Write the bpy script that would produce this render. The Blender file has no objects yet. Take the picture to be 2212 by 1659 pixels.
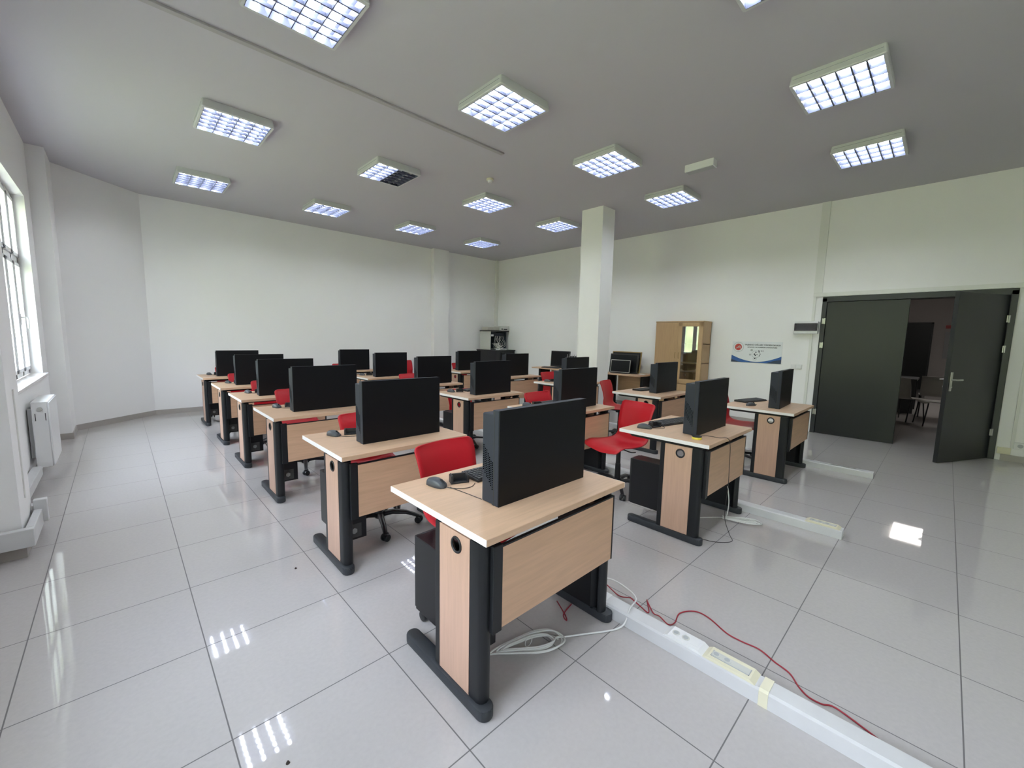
import bpy, bmesh, math, random
from mathutils import Vector, Matrix
random.seed(7)
R = math.radians
scene = bpy.context.scene
col = scene.collection

# ------------------------------------------------------------------ camera
CX, CY, CZ = 0.9943, -1.0219, 1.4454
FPX, YAW, PITCH, ROLL = 890.4346, 0.76171178, 0.11261070, 0.02000629
def cam_axes():
    cy, sy = math.cos(YAW), math.sin(YAW)
    r = Vector((cy, -sy, 0)); f0 = Vector((sy, cy, 0)); u0 = Vector((0, 0, 1))
    f = f0*math.cos(PITCH) - u0*math.sin(PITCH); u = u0*math.cos(PITCH) + f0*math.sin(PITCH)
    return r*math.cos(ROLL)+u*math.sin(ROLL), u*math.cos(ROLL)-r*math.sin(ROLL), f
_r, _u, _f = cam_axes()
cd = bpy.data.cameras.new('camera'); cam = bpy.data.objects.new('camera', cd); col.objects.link(cam)
cam.matrix_world = Matrix(((_r.x, _u.x, -_f.x, CX), (_r.y, _u.y, -_f.y, CY), (_r.z, _u.z, -_f.z, CZ), (0, 0, 0, 1)))
cd.sensor_fit = 'HORIZONTAL'; cd.sensor_width = 36.0; cd.lens = FPX/2212*36.0
cd.clip_start = 0.02; cd.clip_end = 200
scene.camera = cam

# ------------------------------------------------------------------ exposure, world, sun
vs = scene.view_settings
scene.display_settings.display_device = 'sRGB'
vs.view_transform = 'Standard'; vs.look = 'None'; vs.gamma = 1.0; vs.exposure = 1.77; vs.use_curve_mapping = False
try:
    scene.cycles.use_denoising = True
    scene.cycles.denoiser = 'OPENIMAGEDENOISE'
    scene.cycles.max_bounces = 7; scene.cycles.diffuse_bounces = 4; scene.cycles.glossy_bounces = 4
    scene.cycles.transparent_max_bounces = 8; scene.cycles.caustics_reflective = False; scene.cycles.caustics_refractive = False
    scene.cycles.sample_clamp_indirect = 6.0
except Exception:
    pass
w = bpy.data.worlds.new('sky'); scene.world = w; w.use_nodes = True
nt = w.node_tree; nt.nodes.clear()
wo = nt.nodes.new('ShaderNodeOutputWorld'); bg = nt.nodes.new('ShaderNodeBackground')
tc = nt.nodes.new('ShaderNodeTexCoord'); sx = nt.nodes.new('ShaderNodeSeparateXYZ'); cr = nt.nodes.new('ShaderNodeValToRGB')
nt.links.new(tc.outputs['Generated'], sx.inputs[0]); nt.links.new(sx.outputs['Z'], cr.inputs[0])
cr.color_ramp.elements[0].position = 0.0; cr.color_ramp.elements[0].color = (0.91, 0.93, 1.0, 1)
cr.color_ramp.elements[1].position = 0.8; cr.color_ramp.elements[1].color = (0.72, 0.80, 1.0, 1)
nt.links.new(cr.outputs[0], bg.inputs[0]); bg.inputs[1].default_value = 5.7
nt.links.new(bg.outputs[0], wo.inputs[0])
sd = bpy.data.lights.new('sun', 'SUN'); sd.energy = 7.5; sd.angle = R(4); sd.color = (1.0, 0.95, 0.85)
sun = bpy.data.objects.new('sun', sd); col.objects.link(sun); sun.rotation_euler = (0, R(50), R(10))   # shines toward -X: lights the slope outside, never the room

# ------------------------------------------------------------------ materials
def lin(c):
    return tuple((x/255/12.92) if x/255 <= 0.04045 else ((x/255+0.055)/1.055)**2.4 for x in c)
def mat(name, c, rough=0.5, metal=0.0, spec=0.5, emit=None, es=0.0, bump=0.0, bscale=200.0, var=0.0, vscale=6.0, coat=0.0):
    m = bpy.data.materials.new(name); m.use_nodes = True
    n = m.node_tree; b = n.nodes['Principled BSDF']
    b.inputs['Base Color'].default_value = (*c, 1); b.inputs['Roughness'].default_value = rough
    b.inputs['Metallic'].default_value = metal; b.inputs['Specular IOR Level'].default_value = spec
    b.inputs['Coat Weight'].default_value = coat
    if emit: b.inputs['Emission Color'].default_value = (*emit, 1); b.inputs['Emission Strength'].default_value = es
    t = n.nodes.new('ShaderNodeTexCoord')
    if var > 0:
        no = n.nodes.new('ShaderNodeTexNoise'); no.inputs['Scale'].default_value = vscale; no.inputs['Detail'].default_value = 4
        mx = n.nodes.new('ShaderNodeMix'); mx.data_type = 'RGBA'
        mx.inputs['A'].default_value = (*[x*(1-var) for x in c], 1); mx.inputs['B'].default_value = (*[min(1, x*(1+var)) for x in c], 1)
        n.links.new(t.outputs['Object'], no.inputs['Vector']); n.links.new(no.outputs['Fac'], mx.inputs['Factor'])
        n.links.new(mx.outputs['Result'], b.inputs['Base Color'])
    if bump > 0:
        nb = n.nodes.new('ShaderNodeTexNoise'); nb.inputs['Scale'].default_value = bscale; nb.inputs['Detail'].default_value = 3
        bp = n.nodes.new('ShaderNodeBump'); bp.inputs['Strength'].default_value = bump; bp.inputs['Distance'].default_value = 0.002
        n.links.new(t.outputs['Object'], nb.inputs['Vector']); n.links.new(nb.outputs['Fac'], bp.inputs['Height'])
        n.links.new(bp.outputs['Normal'], b.inputs['Normal'])
    return m
def wood(name, c, axis='X', rough=0.42):
    m = bpy.data.materials.new(name); m.use_nodes = True
    n = m.node_tree; b = n.nodes['Principled BSDF']; b.inputs['Roughness'].default_value = rough
    b.inputs['Specular IOR Level'].default_value = 0.4
    t = n.nodes.new('ShaderNodeTexCoord'); mp = n.nodes.new('ShaderNodeMapping')
    s = {'X': (2.2, 34, 34), 'Y': (34, 2.2, 34), 'Z': (34, 34, 2.2)}[axis]
    mp.inputs['Scale'].default_value = s
    n1 = n.nodes.new('ShaderNodeTexNoise'); n1.inputs['Scale'].default_value = 1.6; n1.inputs['Detail'].default_value = 5; n1.inputs['Distortion'].default_value = 0.5
    ramp = n.nodes.new('ShaderNodeValToRGB')
    ramp.color_ramp.elements[0].position = 0.32; ramp.color_ramp.elements[0].color = (*[x*0.92 for x in c], 1)
    ramp.color_ramp.elements[1].position = 0.68; ramp.color_ramp.elements[1].color = (*[min(1, x*1.05) for x in c], 1)
    n.links.new(t.outputs['Object'], mp.inputs[0]); n.links.new(mp.outputs[0], n1.inputs['Vector'])
    n.links.new(n1.outputs['Fac'], ramp.inputs[0]); n.links.new(ramp.outputs[0], b.inputs['Base Color'])
    return m
def tile_floor():
    m = bpy.data.materials.new('polished_floor_tiles'); m.use_nodes = True
    n = m.node_tree; b = n.nodes['Principled BSDF']
    b.inputs['Specular IOR Level'].default_value = 0.5
    t = n.nodes.new('ShaderNodeTexCoord'); s = n.nodes.new('ShaderNodeSeparateXYZ'); n.links.new(t.outputs['Object'], s.inputs[0])
    def line(out, half):
        a = n.nodes.new('ShaderNodeMath'); a.operation = 'DIVIDE'; n.links.new(out, a.inputs[0]); a.inputs[1].default_value = 0.6
        f = n.nodes.new('ShaderNodeMath'); f.operation = 'ADD'; n.links.new(a.outputs[0], f.inputs[0]); f.inputs[1].default_value = 100.5
        g = n.nodes.new('ShaderNodeMath'); g.operation = 'FRACT'; n.links.new(f.outputs[0], g.inputs[0])
        h = n.nodes.new('ShaderNodeMath'); h.operation = 'SUBTRACT'; n.links.new(g.outputs[0], h.inputs[0]); h.inputs[1].default_value = 0.5
        i = n.nodes.new('ShaderNodeMath'); i.operation = 'ABSOLUTE'; n.links.new(h.outputs[0], i.inputs[0])
        j = n.nodes.new('ShaderNodeMath'); j.operation = 'LESS_THAN'; n.links.new(i.outputs[0], j.inputs[0]); j.inputs[1].default_value = half/0.6
        return j.outputs[0]
    l1 = line(s.outputs['X'], 0.0023); l2 = line(s.outputs['Y'], 0.0023)
    mx = n.nodes.new('ShaderNodeMath'); mx.operation = 'MAXIMUM'; n.links.new(l1, mx.inputs[0]); n.links.new(l2, mx.inputs[1])
    no = n.nodes.new('ShaderNodeTexNoise'); no.inputs['Scale'].default_value = 55; no.inputs['Detail'].default_value = 6
    n.links.new(t.outputs['Object'], no.inputs['Vector'])
    c = n.nodes.new('ShaderNodeMix'); c.data_type = 'RGBA'; n.links.new(no.outputs['Fac'], c.inputs['Factor'])
    c.inputs['A'].default_value = (0.475, 0.448, 0.440, 1); c.inputs['B'].default_value = (0.545, 0.518, 0.505, 1)
    d = n.nodes.new('ShaderNodeMix'); d.data_type = 'RGBA'; n.links.new(mx.outputs[0], d.inputs['Factor'])
    n.links.new(c.outputs['Result'], d.inputs['A']); d.inputs['B'].default_value = (0.15, 0.14, 0.14, 1)
    n.links.new(d.outputs['Result'], b.inputs['Base Color'])
    n2 = n.nodes.new('ShaderNodeTexNoise'); n2.inputs['Scale'].default_value = 3; n2.inputs['Detail'].default_value = 4
    n.links.new(t.outputs['Object'], n2.inputs['Vector'])
    mr = n.nodes.new('ShaderNodeMapRange'); n.links.new(n2.outputs['Fac'], mr.inputs['Value'])
    mr.inputs['From Min'].default_value = 0.3; mr.inputs['From Max'].default_value = 0.7
    mr.inputs['To Min'].default_value = 0.015; mr.inputs['To Max'].default_value = 0.05
    ad = n.nodes.new('ShaderNodeMath'); ad.operation = 'MULTIPLY_ADD'; n.links.new(mx.outputs[0], ad.inputs[0]); ad.inputs[1].default_value = 0.6
    n.links.new(mr.outputs[0], ad.inputs[2]); n.links.new(ad.outputs[0], b.inputs['Roughness'])
    return m
def glass_mat(name, tint, refl):
    m = bpy.data.materials.new(name); m.use_nodes = True
    n = m.node_tree; n.nodes.clear()
    o = n.nodes.new('ShaderNodeOutputMaterial'); mx = n.nodes.new('ShaderNodeMixShader')
    tr = n.nodes.new('ShaderNodeBsdfTransparent'); tr.inputs[0].default_value = (*tint, 1)
    gl = n.nodes.new('ShaderNodeBsdfGlossy'); gl.inputs['Roughness'].default_value = 0.01
    mx.inputs[0].default_value = refl
    n.links.new(tr.outputs[0], mx.inputs[1]); n.links.new(gl.outputs[0], mx.inputs[2]); n.links.new(mx.outputs[0], o.inputs[0])
    return m
M = {}
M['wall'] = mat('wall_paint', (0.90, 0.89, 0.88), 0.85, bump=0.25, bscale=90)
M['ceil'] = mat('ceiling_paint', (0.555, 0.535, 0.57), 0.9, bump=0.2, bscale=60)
M['floor'] = tile_floor()
M['skirt'] = mat('skirting_tile', (0.42, 0.39, 0.36), 0.35, var=0.08)
M['plaster_edge'] = mat('pale_plastic_trunking', (0.78, 0.78, 0.74), 0.4)
M['cream'] = mat('cream_plastic', (0.78, 0.74, 0.56), 0.35)
M['duct'] = mat('white_pvc_duct', (0.64, 0.64, 0.645), 0.4, var=0.07, vscale=9)
M['dark_hole'] = mat('dark_opening', (0.03, 0.03, 0.03), 0.7)
M['vent'] = mat('vent_black', (0.001, 0.001, 0.001), 0.9, spec=0.0)
M['shell_grey'] = mat('off_white_shell', (0.42, 0.41, 0.38), 0.4)
M['top'] = wood('beech_worktop_laminate', lin((208, 174, 145)), 'X', 0.38)
M['panel_v'] = wood('beech_upright_laminate', lin((200, 164, 142)), 'Z')
M['panel_h'] = wood('beech_modesty_laminate', lin((206, 168, 138)), 'X')
M['cab'] = wood('beech_cabinet_laminate', lin((190, 157, 118)), 'Z')
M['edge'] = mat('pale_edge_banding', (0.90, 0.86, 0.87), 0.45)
M['metal'] = mat('charcoal_powder_coat', (0.010, 0.011, 0.013), 0.42, spec=0.4, var=0.2, vscale=20)
M['foot'] = mat('charcoal_foot_plastic', (0.030, 0.034, 0.040), 0.5, var=0.3, vscale=18)
M['case'] = mat('charcoal_case_plastic', (0.030, 0.034, 0.048), 0.6, spec=0.3)
M['panelblk'] = mat('black_textured_steel', (0.0035, 0.004, 0.0055), 0.45, spec=0.25, bump=0.3, bscale=900)
M['black'] = mat('black_plastic', (0.014, 0.014, 0.016), 0.45)
M['tower'] = mat('black_painted_steel', (0.006, 0.006, 0.008), 0.4, spec=0.4)
M['mesh_grey'] = mat('perforated_steel', (0.06, 0.06, 0.06), 0.5)
M['fan'] = mat('bare_steel', (0.35, 0.36, 0.36), 0.4, metal=0.6)
M['mouse'] = mat('grey_mouse_plastic', (0.060, 0.066, 0.078), 0.42)
M['key'] = mat('keycap_plastic', (0.035, 0.036, 0.04), 0.4)
M['kbody'] = mat('keyboard_body', (0.016, 0.017, 0.02), 0.35)
M['red'] = mat('red_polypropylene', (0.50, 0.012, 0.022), 0.42, spec=0.4)
M['chairblk'] = mat('black_nylon', (0.012, 0.013, 0.015), 0.38)
M['steel'] = mat('brushed_steel', (0.55, 0.55, 0.53), 0.3, metal=1.0)
M['door'] = mat('dark_door_lacquer', (0.016, 0.018, 0.019), 0.36)
M['doorframe'] = mat('dark_frame_lacquer', (0.035, 0.038, 0.040), 0.4)
M['white'] = mat('white_enamel', (0.82, 0.82, 0.82), 0.3)
M['pvc'] = mat('window_pvc', (0.86, 0.87, 0.88), 0.3)
M['sill'] = mat('marble_sill', (0.72, 0.68, 0.66), 0.25, var=0.1, vscale=12)
M['glass'] = glass_mat('window_glass', (0.96, 0.98, 0.97), 0.05)
M['cabglass'] = glass_mat('cabinet_glass', (0.86, 0.88, 0.86), 0.13)
M['smoke'] = glass_mat('smoked_cover', (0.18, 0.19, 0.20), 0.12)
M['cab_white'] = mat('white_cable_sheath', (0.72, 0.72, 0.69), 0.45)
M['cab_red'] = mat('red_cable_sheath', (0.33, 0.02, 0.035), 0.45)
M['cab_dark'] = mat('dark_cable_sheath', (0.035, 0.028, 0.028), 0.5)
M['beige'] = mat('beige_equipment_case', (0.42, 0.40, 0.35), 0.5)
M['lightgrey'] = mat('light_grey_case', (0.62, 0.62, 0.58), 0.5)
M['bluegrey'] = mat('blue_grey_interior', (0.03, 0.045, 0.06), 0.6)
M['silver'] = mat('silver_trim', (0.5, 0.5, 0.48), 0.35, metal=0.7)
M['paper'] = mat('banner_vinyl', (0.80, 0.82, 0.84), 0.35)
M['blue'] = mat('banner_blue', lin((45, 95, 165)), 0.4)
M['navy'] = mat('banner_navy', lin((45, 60, 85)), 0.4)
M['ink'] = mat('banner_ink', (0.05, 0.06, 0.07), 0.5)
M['bred'] = mat('banner_red', (0.55, 0.06, 0.05), 0.4)
M['bgrey'] = mat('banner_grey', (0.45, 0.47, 0.48), 0.5)
M['brass'] = mat('antique_brass', (0.35, 0.24, 0.10), 0.4, metal=0.8)
M['yellow'] = mat('yellow_plastic', (0.80, 0.68, 0.10), 0.35)
M['lamp_body'] = mat('lamp_housing_white', (0.62, 0.63, 0.62), 0.4)
M['louvre'] = mat('louvre_aluminium', (0.10, 0.11, 0.165), 0.32, metal=0.3)
M['trunk'] = mat('grey_ceiling_trunking', (0.43, 0.41, 0.41), 0.6)
M['reflector'] = mat('lamp_reflector', (0.11, 0.12, 0.18), 0.25, metal=0.4)
M['tube'] = mat('fluorescent_tube', (0.9, 0.9, 0.9), 0.4, emit=(0.88, 0.94, 1.0), es=24.0)
M['tube_off'] = mat('unlit_tube', (0.75, 0.75, 0.72), 0.3)
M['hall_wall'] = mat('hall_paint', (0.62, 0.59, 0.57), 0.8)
M['hall_fill'] = mat('hall_fill_emitter', (0.9, 0.9, 0.9), 0.5, emit=(1, 0.95, 0.9), es=2.6)  # glow of the added fill panel that lifts the dark hall
M['leafy'] = mat('hillside_grass', (0.27, 0.30, 0.145), 0.95, var=0.75, vscale=1.1)
M['speck'] = mat('dry_crumb', (0.05, 0.035, 0.03), 0.8)
M['debris'] = M['speck']

# ------------------------------------------------------------------ mesh builder
class MB:
    def __init__(s): s.bm = bmesh.new(); s.mi = 0
    def _merge(s, b2, mtx=None):
        if mtx is not None: bmesh.ops.transform(b2, matrix=mtx, verts=b2.verts)
        me = bpy.data.meshes.new('tmp'); 
        for f in b2.faces: f.material_index = s.mi
        b2.to_mesh(me); b2.free(); s.bm.from_mesh(me); bpy.data.meshes.remove(me)
    def box(s, x0, x1, y0, y1, z0, z1, bev=0.0, seg=2, mtx=None):
        b = bmesh.new(); bmesh.ops.create_cube(b, size=1)
        bmesh.ops.scale(b, vec=(abs(x1-x0), abs(y1-y0), abs(z1-z0)), verts=b.verts)
        bmesh.ops.translate(b, vec=((x0+x1)/2, (y0+y1)/2, (z0+z1)/2), verts=b.verts)
        if bev > 0: bmesh.ops.bevel(b, geom=b.edges[:], offset=bev, segments=seg, affect='EDGES', profile=0.5)
        s._merge(b, mtx); return s
    def prism(s, pts, a0, a1, axis='Z', bev=0.0):
        """polygon pts (2-D) extruded along axis from a0 to a1"""
        b = bmesh.new()
        def P(p, a): return {'Z': (p[0], p[1], a), 'X': (a, p[0], p[1]), 'Y': (p[0], a, p[1])}[axis]
        v0 = [b.verts.new(P(p, a0)) for p in pts]; v1 = [b.verts.new(P(p, a1)) for p in pts]
        b.faces.new(v0[::-1]); b.faces.new(v1)
        for i in range(len(pts)):
            j = (i+1) % len(pts); b.faces.new((v0[i], v0[j], v1[j], v1[i]))
        bmesh.ops.recalc_face_normals(b, faces=b.faces)
        if bev > 0: bmesh.ops.bevel(b, geom=b.edges[:], offset=bev, segments=2, affect='EDGES', profile=0.5)
        s._merge(b); return s
    def cyl(s, c, r, h, axis='Z', n=20, r2=None, bev=0.0, mtx=None):
        b = bmesh.new(); bmesh.ops.create_cone(b, cap_ends=True, segments=n, radius1=r, radius2=r if r2 is None else r2, depth=h)
        if bev > 0:
            ed = [e for e in b.edges if abs(e.verts[0].co.z-e.verts[1].co.z) < 1e-6]
            bmesh.ops.bevel(b, geom=ed, offset=bev, segments=2, affect='EDGES', profile=0.5)
        rot = {'Z': Matrix(), 'X': Matrix.Rotation(R(90), 4, 'Y'), 'Y': Matrix.Rotation(R(90), 4, 'X')}[axis]
        mm = Matrix.Translation(c) @ rot
        if mtx is not None: mm = mtx @ mm
        s._merge(b, mm); return s
    def tube(s, pts, r, n=8, smooth=True, closed=False):
        P = [Vector(p) for p in pts]
        if smooth and len(P) > 2:
            Q = []
            for i in range(len(P)-1):
                p0 = P[max(i-1, 0)]; p1 = P[i]; p2 = P[i+1]; p3 = P[min(i+2, len(P)-1)]
                for k in range(6):
                    t = k/6
                    Q.append(0.5*((2*p1)+(-p0+p2)*t+(2*p0-5*p1+4*p2-p3)*t*t+(-p0+3*p1-3*p2+p3)*t**3))
            Q.append(P[-1]); P = Q
        b = bmesh.new(); rings = []
        up = Vector((0, 0, 1))
        for i, p in enumerate(P):
            d = (P[min(i+1, len(P)-1)]-P[max(i-1, 0)])
            if d.length < 1e-9: d = Vector((0, 0, 1))
            d.normalize(); ref = up if abs(d.dot(up)) < 0.95 else Vector((1, 0, 0))
            a = d.cross(ref).normalized(); c = d.cross(a).normalized()
            rr = r[i*(len(r)-1)//max(1, len(P)-1)] if isinstance(r, (list, tuple)) else r
            rings.append([b.verts.new(p+a*rr*math.cos(2*math.pi*k/n)+c*rr*math.sin(2*math.pi*k/n)) for k in range(n)])
        for i in range(len(rings)-1):
            for k in range(n):
                b.faces.new((rings[i][k], rings[i][(k+1) % n], rings[i+1][(k+1) % n], rings[i+1][k]))
        b.faces.new(rings[0][::-1]); b.faces.new(rings[-1])
        bmesh.ops.recalc_face_normals(b, faces=b.faces)
        for f in b.faces: f.smooth = True
        s._merge(b); return s
    def torus(s, c, R0, r, axis='X', n=28, m=8, sx=1.0):
        b = bmesh.new(); rings = []
        for i in range(n):
            a = 2*math.pi*i/n
            rings.append([b.verts.new(((R0+r*math.cos(2*math.pi*k/m))*math.cos(a), (R0+r*math.cos(2*math.pi*k/m))*math.sin(a), r*math.sin(2*math.pi*k/m)*sx)) for k in range(m)])
        for i in range(n):
            for k in range(m):
                b.faces.new((rings[i][k], rings[i][(k+1) % m], rings[(i+1) % n][(k+1) % m], rings[(i+1) % n][k]))
        bmesh.ops.recalc_face_normals(b, faces=b.faces)
        for f in b.faces: f.smooth = True
        rot = {'Z': Matrix(), 'X': Matrix.Rotation(R(90), 4, 'Y'), 'Y': Matrix.Rotation(R(90), 4, 'X')}[axis]
        s._merge(b, Matrix.Translation(c) @ rot); return s
    def grid(s, rows, smooth=True, closed=False):
        vs_ = [[s.bm.verts.new(p) for p in r] for r in rows]
        for i in range(len(rows)-1):
            nn = len(rows[i])
            for k in range(nn if closed else nn-1):
                f = s.bm.faces.new((vs_[i][k], vs_[i][(k+1) % nn], vs_[i+1][(k+1) % nn], vs_[i+1][k]))
                f.smooth = smooth; f.material_index = s.mi
        return s
    def build(s, name, m, parent=None, smooth=False):
        me = bpy.data.meshes.new(name)
        if smooth:
            for f in s.bm.faces: f.smooth = True
        s.bm.normal_update(); s.bm.to_mesh(me); s.bm.free()
        for x in (m if isinstance(m, (list, tuple)) else [m]): me.materials.append(x)
        if smooth:
            try: me.set_sharp_from_angle(angle=R(38))
            except Exception: pass
        o = bpy.data.objects.new(name, me); col.objects.link(o)
        if parent is not None: o.parent = parent
        return o
def empty(name, loc=(0, 0, 0), rz=0.0):
    o = bpy.data.objects.new(name, None); col.objects.link(o); o.empty_display_size = 0.1
    o.location = loc; o.rotation_euler = (0, 0, rz); return o
def tag(o, label=None, cat=None, group=None, kind=None):
    if label: o['label'] = label
    if cat: o['category'] = cat
    if group: o['group'] = group
    if kind: o['kind'] = kind
    return o
def kids(o): return [c for c in bpy.data.objects if c.parent == o]
CH = {}
def copy_tree(o, parent=None):
    c = o.copy(); col.objects.link(c)
    if parent is not None: c.parent = parent
    for ch in kids(o): copy_tree(ch, c)
    return c
def dup(proto, first, loc, rz, label, cat, group):
    o = proto if first else copy_tree(proto)
    o.location = loc; o.rotation_euler = (0, 0, rz)
    return tag(o, label, cat, group)
def struct(name, mb, m, parent=None):
    o = mb.build(name, m, parent)
    if parent is None: o['kind'] = 'structure'
    return o

# ------------------------------------------------------------------ room shell
H = 3.64; XW = 0.32; XR = 9.15; YB = 8.25; YF = -5.2
struct('floor', MB().box(-0.1, 21.0, YF-0.3, 9.0, -0.12, 0.0), M['floor'])
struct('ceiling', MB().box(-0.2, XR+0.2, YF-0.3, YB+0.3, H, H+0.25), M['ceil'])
WIN = [(3.75, 6.36), (-0.39, 1.72), (-4.3, -1.71)]      # openings along the window wall (y0, y1)
WZ0, WZ1 = 0.915, 2.93
wl = MB(); ys = sorted(WIN); prev = YF-0.3; XO = -0.08
for y0, y1 in ys:
    wl.box(XO, XW, prev, y0, 0, H); wl.box(XO, XW, y0, y1, 0, WZ0-0.03); wl.box(XO, XW, y0, y1, WZ1, H); prev = y1
wl.box(XO, XW, prev, 7.6, 0, H)
for a, b in ((2.88, 3.29), (-1.25, -0.85)): wl.box(XW, 0.48, a, b, 0, H)
struct('wall_left', wl, M['wall'])
struct('wall_corner', MB().prism([(XW-0.3, 6.82), (0.48, 6.82), (0.48, 7.43), (1.38, YB), (1.38, YB+0.3), (XW-0.3, YB+0.3)], 0, H), M['wall'])
struct('wall_back', MB().box(1.38, XR+0.2, YB, YB+0.3, 0, H), M['wall'])
struct('wall_pilaster', MB().box(6.90, 7.36, 8.12, YB, 0, H), M['wall'])
struct('wall_column', MB().box(6.94, 7.29, 3.11, 3.54, 0, H), M['wall'])
DY0, DY1, DZ = -1.56, 0.40, 2.16
wr = MB(); wr.box(XR, XR+0.2, YF-0.3, DY0, 0, H); wr.box(XR, XR+0.2, DY1, YB+0.3, 0, H); wr.box(XR, XR+0.2, DY0, DY1, DZ, H)
struct('wall_right', wr, M['wall'])
struct('wall_front', MB().box(-0.1, XR+0.2, YF-0.3, YF, 0, H), M['wall'])
# baseboards
struct('baseboard_back', MB().box(1.385, 6.90, YB-0.012, YB, 0, 0.08), M['skirt'])
struct('baseboard_corner', MB().prism([(XW, 6.808), (0.492, 6.808), (0.492, 7.425), (1.385, 8.238), (1.385, YB), (1.38, YB), (0.48, 7.43), (0.48, 6.82), (XW, 6.82)], 0, 0.08), M['skirt'])
struct('baseboard_left', MB().box(XW, XW+0.012, 3.29, 6.81, 0, 0.08).box(XW, XW+0.012, -0.85, 2.868, 0, 0.08).box(XW+.012, 0.48, 2.868, 2.88, 0, 0.075).box(0.48, 0.492, 2.868, 3.30, 0, 0.075), M['skirt'])
struct('baseboard_right', MB().box(XR-0.012, XR, 0.50, YB, 0, 0.08).box(XR-0.012, XR, YF, DY0-0.06, 0, 0.08), M['skirt'])

# windows
for k, (y0, y1) in enumerate(WIN):
    t = empty('window_%d' % (k+1), (0.19, (y0+y1)/2, WZ0)); t['kind'] = 'structure'
    hw = (y1-y0)/2; zt = WZ1-WZ0; zm = 1.28
    f = MB()
    f.box(-0.03, 0.03, -hw, -hw+0.055, 0, zt, .004).box(-0.03, 0.03, hw-0.055, hw, 0, zt, .004)
    f.box(-0.03, 0.03, -hw, hw, 0, 0.055, .004).box(-0.03, 0.03, -hw, hw, zt-0.055, zt, .004).box(-0.03, 0.03, -hw, hw, zm-0.035, zm+0.035, .004)
    npn = 6; cell = 2*hw/npn
    for q in range(1, npn):
        yy = -hw+q*cell; f.box(-0.03, 0.03, yy-.028, yy+.028, 0, zt, .004)
    f.build('window_frame', M['pvc'], t)
    for q in range(npn):
        a, b = -hw+q*cell+.028, -hw+(q+1)*cell-.028
        for (z0, z1) in ((0.055, zm-0.035), (zm+0.035, zt-0.055)):
            s_ = MB(); s_.box(0.0, 0.045, a, a+0.042, z0, z1, .004).box(0.0, 0.045, b-0.042, b, z0, z1, .004).box(0.0, 0.045, a, b, z0, z0+0.042, .004).box(0.0, 0.045, a, b, z1-0.042, z1, .004)
            sa = s_.build('sash', M['pvc'], t)
            MB().box(0.010, 0.016, a+0.042, b-0.042, z0+0.042, z1-0.042).build('pane', M['glass'], sa)
    hd = MB().box(0.045, 0.053, hw-0.40, hw-0.375, 0.56, 0.68, .003).cyl((0.07, hw-0.387, 0.64), 0.008, 0.04, 'X').tube([(0.09, hw-0.387, 0.645), (0.097, hw-0.387, 0.62), (0.098, hw-0.387, 0.52)], 0.009)
    hd.build('window_handle', M['white'], t, True)
    MB().box(0.03, 0.175, -hw-0.05, hw+0.05, -0.03, 0.0, .004).build('window_sill', M['sill'], t)
    pl = bpy.data.lights.new('daylight_portal', 'AREA'); pl.shape = 'RECTANGLE'; pl.size = y1-y0; pl.size_y = WZ1-WZ0
    po = bpy.data.objects.new('daylight_portal', pl); col.objects.link(po); pl.cycles.is_portal = True
    po.location = (-0.06, (y0+y1)/2, (WZ0+WZ1)/2); po.rotation_euler = (R(90), 0, R(-90))

# ground and slope outside
g = MB()
rows = []
for i in range(14):
    x = -1.5-i*2.6
    rows.append([(x, -30+j*3.4, -3.5+max(0, (-x-4))*0.62+0.5*math.sin(i*1.3+j*0.9)+0.35*math.sin(j*2.1+i)) for j in range(24)])
g.grid(rows)
tag(g.build('hillside', M['leafy'], None), 'bright green slope rising outside the windows', 'hillside', kind='structure')

# hall beyond the door
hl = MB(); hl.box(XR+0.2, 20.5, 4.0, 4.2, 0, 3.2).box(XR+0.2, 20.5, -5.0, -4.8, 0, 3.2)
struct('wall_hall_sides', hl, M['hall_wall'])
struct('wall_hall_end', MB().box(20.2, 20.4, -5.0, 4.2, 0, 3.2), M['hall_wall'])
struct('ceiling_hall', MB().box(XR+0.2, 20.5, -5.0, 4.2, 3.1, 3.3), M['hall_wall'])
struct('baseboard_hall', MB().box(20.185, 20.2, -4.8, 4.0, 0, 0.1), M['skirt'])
dd = empty('door_2', (20.2, -0.05, 0)); dd['kind'] = 'structure'
MB().box(-0.06, -0.01, -0.55, 0.55, 0, 2.15, .004).build('door_leaf', M['door'], dd)
MB().box(-0.08, -0.001, -0.60, -0.55, 0, 2.2).box(-0.08, -0.001, 0.55, 0.60, 0, 2.2).box(-0.08, -0.001, -0.6, 0.6, 2.15, 2.2).build('door_frame', M['doorframe'], dd)
o = MB().box(14.0, 15.0, -1.5, -0.5, 3.03, 3.10, .01).build('hall_fill_lamp', M['hall_fill']); tag(o, 'added out-of-view fill lamp brightening the hall beyond the door', 'lamp')  # unseen emissive panel, added only to brighten the hall
nb = empty('notice_board', (20.17, -1.55, 1.05)); tag(nb, 'framed notice board on the far hall wall seen through the doorway', 'notice board')
MB().box(-0.03, 0.0, -0.85, 0.62, 0.0, 0.85, .004).build('frame', M['bgrey'], nb)
MB().box(-0.036, -0.03, -0.75, 0.0, 0.1, 0.75).build('poster', M['navy'], nb)
MB().box(-0.036, -0.03, 0.14, 0.42, 0.1, 0.75).build('poster', M['ink'], nb)
o = MB().box(20.16, 20.19, -1.25, -0.92, 2.0, 2.10, .002).build('wall_sign', M['bred']); tag(o, 'small red and white sign above the hall notice board', 'sign')
hc = None
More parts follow.
